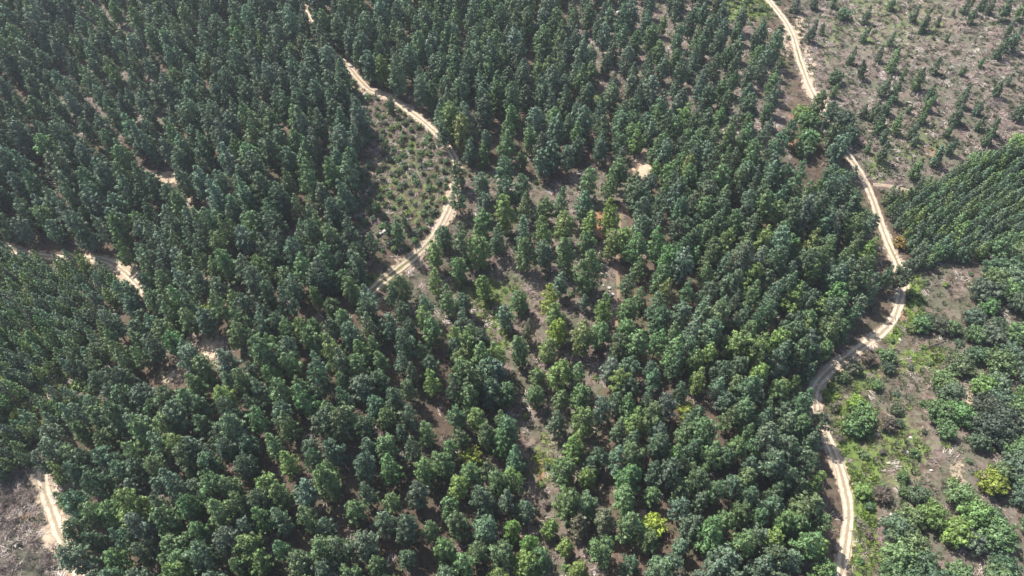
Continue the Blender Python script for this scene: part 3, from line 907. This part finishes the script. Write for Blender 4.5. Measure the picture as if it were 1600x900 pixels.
for t in TREES:
    if t['kind'] != 'shrub':
        cell.setdefault((int(t['x'] // CS), int(t['y'] // CS)), []).append((t['x'], t['y'], {'pine': 3.4, 'broad': 4.0, 'fir': 3.4, 'lone': 2.6, 'young': 1.8}[t['kind']]))
for k in np.nonzero(ok)[0]:
    x, y, u, v, z = float(cx[k]), float(cy[k]), cu[k], cv[k], zone[k]
    upper = (v < 330 and u < 560) or (v < 250 and u < 940) or (v < 180)
    r = 4.3 if upper else 3.35
    if z == 'sparse':
        r = 5.2
    if z == 'leafy':
        r = 3.15
    s = float(np.clip(rng.normal(1.0, .12), .7, 1.3))
    r *= (0.84 + 0.26 * s - 0.1) * (1.22 if dens[k] > .74 else 1.0)
    if near(x, y, r):
        continue
    cell.setdefault((int(x // CS), int(y // CS)), []).append((x, y, r))
    # tone drifts over the hillside: bluer and darker uphill, brighter green low down in the middle
    bright = np.clip((v - 420) / 450, 0, 1) * np.clip(1.25 - abs(u - 850) / 650, 0, 1)
    q = rng.uniform() + .35 * (vnoise(np.array([x / 30]), np.array([y / 30]), 51)[0] - .5)
    if z == 'leafy':
        if v < 790 and 1500 < u and abs(vnoise(np.array([x / 9]), np.array([y / 9]), 53)[0] - .5) < .07:
            continue
        if (v > 835 and u > 1480 and (u - 1480) * .25 + v > 850):
            if rng.uniform() < .72:
                continue
        kind, tone = 'broad', ('mid' if q < .45 else 'dark' if q < .75 else 'blue' if q < 1.05 else 'bright')
        s *= .92
        st = 'leafy'
    else:
        kind = 'fir' if upper else 'pine'
        if q < .22 + .10 * (1 - bright):
            tone = 'dark'
        elif q < .62 - .30 * bright + (.2 if upper else 0):
            tone = 'blue'
        elif q < (1.12 if upper else .97 - .17 * bright):
            tone = 'mid'
        elif q < 1.1 - .06 * bright:
            tone = 'bright'
        else:
            tone = 'dull' if rng.uniform() < .6 else 'bright'
        st = 'upper' if kind == 'fir' else ('west stand' if u < 860 else 'east stand')
        if z == 'sparse':
            s *= .86
    TREES.append(dict(kind=kind, x=x, y=y, s=s, tone=tone, stand=st))

# drop anything that ended up on a road
keep = []
for t in TREES:
    g = road_gap(np.array([t['x']]), np.array([t['y']]))[0] if t.get('hand') else 9
    if g > (-.2 if t['kind'] in ('shrub',) else -.6):
        keep.append(t)
TREES = keep

xa = np.array([t['x'] for t in TREES]); ya = np.array([t['y'] for t in TREES])
za = ground_height(xa, ya)
hh = {'pine': 5, 'fir': 5, 'young': 3, 'lone': 2.5, 'broad': 2.5, 'shrub': .7}
ua, va, da = project(xa, ya, za + np.array([hh[t['kind']] * t['s'] for t in TREES]))
for i, t in enumerate(TREES):
    t['z'] = float(za[i]); t['u'] = float(ua[i]); t['v'] = float(va[i]); t['d'] = float(da[i])
    t['proto'] = int(rng.integers(0, len(PROTOS[t['kind']])))
    t['rot'] = float(rng.uniform(0, 6.283))
    t['tint'] = tone_tint(t['tone'], rng)
    t['inview'] = -12 < ua[i] < 1612 and -12 < va[i] < 915

NAME = {'pine': 'pine_tree', 'fir': 'fir_tree', 'young': 'young_fir', 'lone': 'small_conifer', 'broad': 'broadleaf_tree', 'shrub': 'shrub'}
CAT = {'pine': 'pine tree', 'fir': 'fir tree', 'young': 'young fir', 'lone': 'conifer', 'broad': 'broadleaf tree', 'shrub': 'shrub'}
TONE = {'dark': 'dark green', 'blue': 'bluish green', 'mid': 'mid-green', 'bright': 'bright green', 'lime': 'lime green', 'yellow': 'yellow', 'orange': 'orange-leaved', 'purple': 'blackish green',
        'dull': 'dull olive', 'brown': 'brownish dry'}
LOOK = {'pine': 'bushy pine', 'fir': 'tall pointed fir', 'young': 'slim young fir', 'lone': 'small ragged conifer', 'broad': 'spreading broadleaf tree', 'shrub': 'low shrub'}
LANDMARK = [(322, 490, "beside the lime green broadleaf tree"), (735, 712, "beside a yellowish lime tree in the stand"), (1022, 820, "beside a pale lime tree in the stand"),
            (330, 540, "around the bright sandy cutting"), (265, 588, "around the pale stony clearing"), (195, 425, "at the sunlit sandy bend of the forest track"), (262, 276, "around the short sandy track in the firs"),
            (500, 258, "around a narrow bare gap in the firs"), (1000, 258, "around the small sandy hollow"), (690, 640, "around the dark bare strip beside the gully"), (489, 748, "by the fallen trunk on bare soil"),
            (100, 850, "along the wide pale corner road"), (80, 700, "where the pale corner road enters the trees"), (600, 440, "at the grassy end of the curving track"), (560, 140, "at the top bend of the curving track"),
            (640, 742, "around a shaded soil gap in the stand"), (612, 862, "around a grassy gap in the stand"), (1275, 500, "around a reddish soil streak"), (1270, 620, "overhanging the shaded bend of the winding road"),
            (1310, 780, "along the lower straight of the winding road"), (1390, 430, "crowding the outer bend of the winding road"), (1330, 330, "above the grassy verge of the winding road"), (705, 215, "beside the two bright tall firs"),
            (140, 90, "on the dry thinned patch among firs"), (1050, 60, "in the thinned rows near the hilltop"), (930, 165, "around a tiny grassy gap"), (966, 20, "near the white rock in the firs"), (1188, 365, "beside a bright broadleaf among pines"),
            (800, 720, "along the shaded edge of the grassy gully"), (960, 450, "along the eroded trail"), (480, 15, "along the upper end of the sandy track"), (1110, 660, "around a leaf-littered gap in the stand"),
            (715, 790, "around a reddish gap among bright pines"), (275, 680, "around the narrow stony gap in the stand")]
LMX, LMY = cast([q[0] for q in LANDMARK], [q[1] for q in LANDMARK], 3.0)
PLACE = {'gully': 'standing in the open grassy gully', 'slope': 'on the cleared pinkish slope', 'road': 'beside the winding sandy road', 'edge': 'at the top edge of the fir rows',
         'rows': 'where the fir rows meet the road', 'meadow': 'in the weedy meadow beside the road', 'leafy': 'in the broadleaf grove beyond the meadow', 'forest': 'among the darker pines',
         'upper': 'in the dense upper forest', 'clearing': 'in the shrubby clearing by the curving track', 'east rows': 'in the planted rows below the cleared slope',
         'west rows': 'in the young plantation by the forest track', 'west stand': 'in the pine stand between bare brush and gully', 'east stand': 'in the pine stand between gully and winding road'}
STUFF_LABEL = {'pine': "remaining mass of bushy pines merging on the hillside", 'fir': "remaining mass of pointed firs of the distant upper forest",
               'young': "remaining young firs merging in the planted rows", 'lone': "small conifers beyond the cleared slope", 'broad': "remaining broadleaf trees merging in the grove",
               'shrub': "remaining low shrubs merging over open ground"}


def scatter(name, label, col, pts, kind="stuff", category=None):
    """one object holding many small plants: points with attributes, realised by geometry nodes"""
    me = mesh_from(name, [p[0] for p in pts], np.zeros((0, 4)), None,
                   attrs={"pick": ('INT', 'POINT', [p[1] for p in pts]), "turn": ('FLOAT_VECTOR', 'POINT', [p[2] for p in pts]),
                          "size": ('FLOAT_VECTOR', 'POINT', [p[3] for p in pts]), "tint": ('FLOAT_COLOR', 'POINT', [(*p[4], 1.0) for p in pts])})
    o = add(name, me)
    tag(o, label, category, kind=kind)
    ng = bpy.data.node_groups.new(name + "_spread", 'GeometryNodeTree')
    ng.interface.new_socket("Geometry", in_out='INPUT', socket_type='NodeSocketGeometry')
    ng.interface.new_socket("Geometry", in_out='OUTPUT', socket_type='NodeSocketGeometry')
    gi = ng.nodes.new('NodeGroupInput'); go = ng.nodes.new('NodeGroupOutput')
    ip = ng.nodes.new('GeometryNodeInstanceOnPoints')
    ci = ng.nodes.new('GeometryNodeCollectionInfo')
    ci.inputs['Collection'].default_value = col
    ci.inputs['Separate Children'].default_value = True
    ci.inputs['Reset Children'].default_value = True
    ip.inputs['Pick Instance'].default_value = True

    def named(nm, ty):
        a = ng.nodes.new('GeometryNodeInputNamedAttribute')
        a.data_type = ty
        a.inputs['Name'].default_value = nm
        return a.outputs['Attribute']
    ng.links.new(gi.outputs[0], ip.inputs['Points'])
    ng.links.new(ci.outputs[0], ip.inputs['Instance'])
    ng.links.new(named("pick", 'INT'), ip.inputs['Instance Index'])
    ng.links.new(named("turn", 'FLOAT_VECTOR'), ip.inputs['Rotation'])
    ng.links.new(named("size", 'FLOAT_VECTOR'), ip.inputs['Scale'])
    ng.links.new(ip.outputs[0], go.inputs[0])
    md = o.modifiers.new("spread", 'NODES')
    md.node_group = ng
    return o


for kind in ('pine', 'fir', 'young', 'lone', 'broad', 'shrub'):
    mine = [t for t in TREES if t['kind'] == kind]
    seen = sorted([t for t in mine if t['inview']], key=lambda t: t['d'] / t['s'])
    solo = seen[:300]
    ids = set(id(t) for t in solo)
    rest = [t for t in mine if id(t) not in ids]
    print("KIND", kind, len(mine), "in view", len(seen), "solo", len(solo))
    for t in solo:
        cm, tm, ph, prad = PROTOS[kind][t['proto']]
        root = add(NAME[kind], None)
        root.empty_display_size = .5
        root.location = (t['x'], t['y'], t['z'] - .05)
        root.rotation_euler = (0, 0, t['rot'])
        w = t['s'] * random.uniform(.93, 1.07)
        root.scale = (w, w, t['s'])
        place = PLACE[t['stand']]
        if t['stand'] in ('upper', 'west stand', 'east stand'):
            dl = np.hypot(LMX - t['x'], LMY - t['y'])
            if dl.min() < (24 if t['stand'] == 'upper' else 16):
                place = LANDMARK[int(dl.argmin())][2]
        size = 'large ' if t['s'] > 1.14 else 'stunted ' if t['s'] < .84 else ''
        tag(root, "%s%s %s %s" % (size, TONE[t['tone']], LOOK[kind], place), CAT[kind], "%s%s %ss %s" % (size, TONE[t['tone']], CAT[kind], place))
        c = add("crown", cm, root)
        c["tint"] = [*t['tint'], 1.0]
        add("trunk" if kind != 'shrub' else "stems", tm, root)
    if rest:
        pts = [((t['x'], t['y'], t['z'] - .05), t['proto'], (0, 0, t['rot']), (t['s'],) * 3, t['tint']) for t in rest]
        scatter({'pine': 'pine_forest', 'fir': 'fir_forest', 'young': 'young_fir_forest', 'lone': 'conifer_scrub', 'broad': 'broadleaf_forest', 'shrub': 'shrubbery'}[kind],
                STUFF_LABEL[kind], PROTO_COL[kind], pts)


# ------------------------------------------------------------------ ground cover
FRAME = [(-80, -60), (1680, -60), (1680, 980), (-80, 980)]


def cover(name, label, kind, n, poly_w, tints, smin, smax, maskfn=None):
    x = rng.uniform(-235, 235, n); y = rng.uniform(25, 300, n)
    g = road_gap(x, y)
    z = ground_height(x, y, g)
    u, v, d = project(x, y, z)
    w = np.zeros(n)
    for poly, s in poly_w:
        w = np.maximum(w, s * in_poly(u, v, poly))
    if maskfn is not None:
        w = np.maximum(w, maskfn(u, v))
    w *= (0.35 + 1.3 * np.clip(vnoise(x / 6, y / 6, 71 + len(name)) * 1.7 - .35, 0, 1))
    ok = (g > .35) & (rng.uniform(0, 1, n) < w) & (u > -80) & (u < 1680) & (v > -60) & (v < 980)
    ii = np.nonzero(ok)[0]
    cnt = len(PROTO_COL[kind].objects)
    pts = []
    for i in ii:
        c = tints[int(rng.integers(0, len(tints)))]
        j = 1 + rng.normal(0, .15)
        s = rng.uniform(smin, smax)
        pts.append(((x[i], y[i], z[i]), int(rng.integers(0, cnt)), (0, 0, rng.uniform(0, 6.28)), (s, s, s * rng.uniform(.8, 1.2)), tuple(max(.01, q * j) for q in c)))
    print("COVER", name, len(pts))
    scatter(name, label, PROTO_COL[kind], pts)


cover("dry_cuttings", "pale dry cut branches strewn over cleared ground", 'dry', 70000,
      [(FRAME, .1), (SLOPE, .34), (CLEAR_EAST, .13), (BURNT, .5), (GULLY, .2), (SPARSE_WEST, .35), (SPARSE_TOP, .3), (LEAFY_EAST, .1), (SHRUBBY, .25)],
      [(.28, .22, .19), (.23, .175, .15), (.36, .305, .27), (.17, .13, .11)], .6, 1.15)
cover("weeds", "low grey-green weeds spreading over open ground", 'weed', 90000,
      [(FRAME, .16), (SLOPE, .8), (CLEAR_EAST, .6), (GULLY, .3), (SPARSE_WEST, .25), (SPARSE_TOP, .2), (LEAFY_EAST, .3), (SHRUBBY, .4), (VERGE_TOP, .6)],
      [(.085, .105, .055), (.08, .10, .062), (.105, .12, .07), (.12, .12, .075)], .5, 1.1)
cover("grass", "fresh green grass along the road and in damp hollows", 'weed', 90000, [],
      [(.12, .18, .035), (.16, .215, .04), (.10, .14, .035)], .7, 1.5,
      lambda u, v: blobs(u, v, [(1346, 820, 24, 100, 1), (1322, 690, 20, 60, .9), (1350, 740, 26, 40, .7), (1298, 620, 10, 26, .8), (1425, 470, 20, 46, .6), (1400, 700, 60, 60, .25), (1340, 590, 40, 20, .4), (1396, 524, 12, 20, 1), (1437, 562, 40, 20, .9), (770, 465, 60, 30, .3), (1330, 330, 16, 36, .5),
                                (780, 520, 20, 36, .5), (1160, 12, 50, 24, .6), (60, 575, 100, 110, .35), (850, 720, 16, 46, .35), (600, 440, 36, 12, .6), (930, 165, 12, 16, .7)]))
cover("dead_brush", "leafless grey brush beside the pale corner road", 'brush', 60000, [(BURNT, .9), (SLOPE, .03), (CLEAR_EAST, .05)],
      [(.20, .17, .15), (.27, .23, .205), (.14, .115, .10)], .7, 1.4)


# ------------------------------------------------------------------ stones, logs
def stone_mesh(seed, r0):
    r = np.random.default_rng(seed)
    ph = (1 + 5 ** .5) / 2
    V = unit(np.array([(-1, ph, 0), (1, ph, 0), (-1, -ph, 0), (1, -ph, 0), (0, -1, ph), (0, 1, ph), (0, -1, -ph), (0, 1, -ph), (ph, 0, -1), (ph, 0, 1), (-ph, 0, -1), (-ph, 0, 1)], float))
    F = [(0, 11, 5), (0, 5, 1), (0, 1, 7), (0, 7, 10), (0, 10, 11), (1, 5, 9), (5, 11, 4), (11, 10, 2), (10, 7, 6), (7, 1, 8), (3, 9, 4), (3, 4, 2), (3, 2, 6), (3, 6, 8), (3, 8, 9), (4, 9, 5), (2, 4, 11), (6, 2, 10), (8, 6, 7), (9, 8, 1)]
    V = V * r.uniform(.7, 1.2, (12, 1)) * np.array([1.2, .9, .65]) * r0
    return mesh_from("stone_%d" % seed, V, F, M_STONE)


STONES = [stone_mesh(i, .42) for i in range(4)]
for i, (a, b, s, lab) in enumerate([
        (602, 363, 2.2, "chalky white rock at the edge of the shrubby clearing"), (595, 366, 1.4, "smaller white rock leaning on the chalky one in the clearing"),
        (548, 104, 1.6, "white rock at the top bend of the curving track"), (966, 20, 2.0, "white rock between firs of the upper forest"),
        (26, 853, 1.2, "lone white rock lying in the dead brush"), (1422, 685, 1.0, "small white stone on bare meadow soil beside the grove"), (1418, 707, .9, "small white stone below another in the meadow"),
        (1455, 735, .9, "tiny white stone in the weeds near the grove tip"), (1391, 804, 1.0, "white stone by the grassy road verge"), (1404, 455, 1.3, "pale rock at the narrow bend of the winding road"),
        (1403, 432, 1.0, "pale rock on the road shoulder above the bend"), (1405, 532, 1.1, "white stone beside the broken logs in the meadow")]):
    x, y = cast(a, b)
    z = ground_height(x, y)
    o = add("rock", STONES[i % 4])
    o.location = (x[0], y[0], z[0] + .12 * s); o.rotation_euler = (0, 0, i * 1.3); o.scale = (s, s, s)
    tag(o, lab, "rock")
for i in range(9):
    x, y = cast(948 + random.uniform(-6, 12), 452 + random.uniform(-16, 18))
    z = ground_height(x, y)
    o = add("boulder", STONES[i % 4])
    s = random.uniform(.6, 1.3)
    o.location = (x[0], y[0], z[0] + .15 * s); o.rotation_euler = (.2, .1, i * .9); o.scale = (s, s, s)
    tag(o, "grey boulder of the small heap beside the eroded trail", "boulder", "boulders heaped beside the eroded trail")
for (a, b, c, d, r0, lab) in [(1452, 541, 1478, 532, .22, "pale broken log on the meadow below the bushes"), (1462, 548, 1484, 545, .16, "thin reddish log beside the pale broken log"),
                              (480, 740, 497, 757, .2, "fallen trunk across bare soil inside the pine stand"), (128, 876, 150, 890, .2, "bare trunk leaning over the corner of the dirt road"),
                              (172, 48, 186, 60, .16, "dead bare trunk fallen on the thinned dry patch"), (18, 757, 30, 766, .18, "grey dead trunk lying at the brush edge")]:
    x, y = cast([a, c], [b, d], .25)
    z = ground_height(x, y) + r0 * .8
    p = np.stack([x, y, z], 1)
    pts = [p[0], p[0] * .65 + p[1] * .35 + np.array([0, .05, .05]), p[0] * .3 + p[1] * .7, p[1] + np.array([0, 0, .1])]
    v, f = tube(pts, [r0, r0 * .9, r0 * .75, r0 * .5], 7)
    o = add("log", mesh_from("log", v, f, M_BARK, smooth=True))
    tag(o, lab, "log")


# ------------------------------------------------------------------ air
def haze_box(x0, x1, y0, y1, z0, z1, density):
    V = [(x, y, z) for z in (z0, z1) for y in (y0, y1) for x in (x0, x1)]
    F = [(0, 2, 3, 1), (4, 5, 7, 6), (0, 1, 5, 4), (1, 3, 7, 5), (3, 2, 6, 7), (2, 0, 4, 6)]
    m = bpy.data.materials.new("thin_haze")
    m.use_nodes = True
    nt = m.node_tree
    nt.nodes.remove(nt.nodes["Principled BSDF"])
    pv = nt.nodes.new("ShaderNodeVolumePrincipled")
    pv.inputs["Color"].default_value = (0.86, 0.92, 1.0, 1)
    pv.inputs["Density"].default_value = density
    pv.inputs["Anisotropy"].default_value = 0.2
    nt.links.new(pv.outputs[0], nt.nodes["Material Output"].inputs["Volume"])
    o = add("haze", mesh_from("haze", V, F, m))
    tag(o, "thin pale summer haze over the wooded hills", kind="stuff")


lim = float(np.abs(xs).max())
haze_box(float(xs[0]) - 5, float(xs[-1]) + 5, float(ys[0]) - 5, float(ys[-1]) + 5, float(gz.min()) - 1.0, max(float(gz.max()) + 5, CAM[2] + 4), 0.00016)
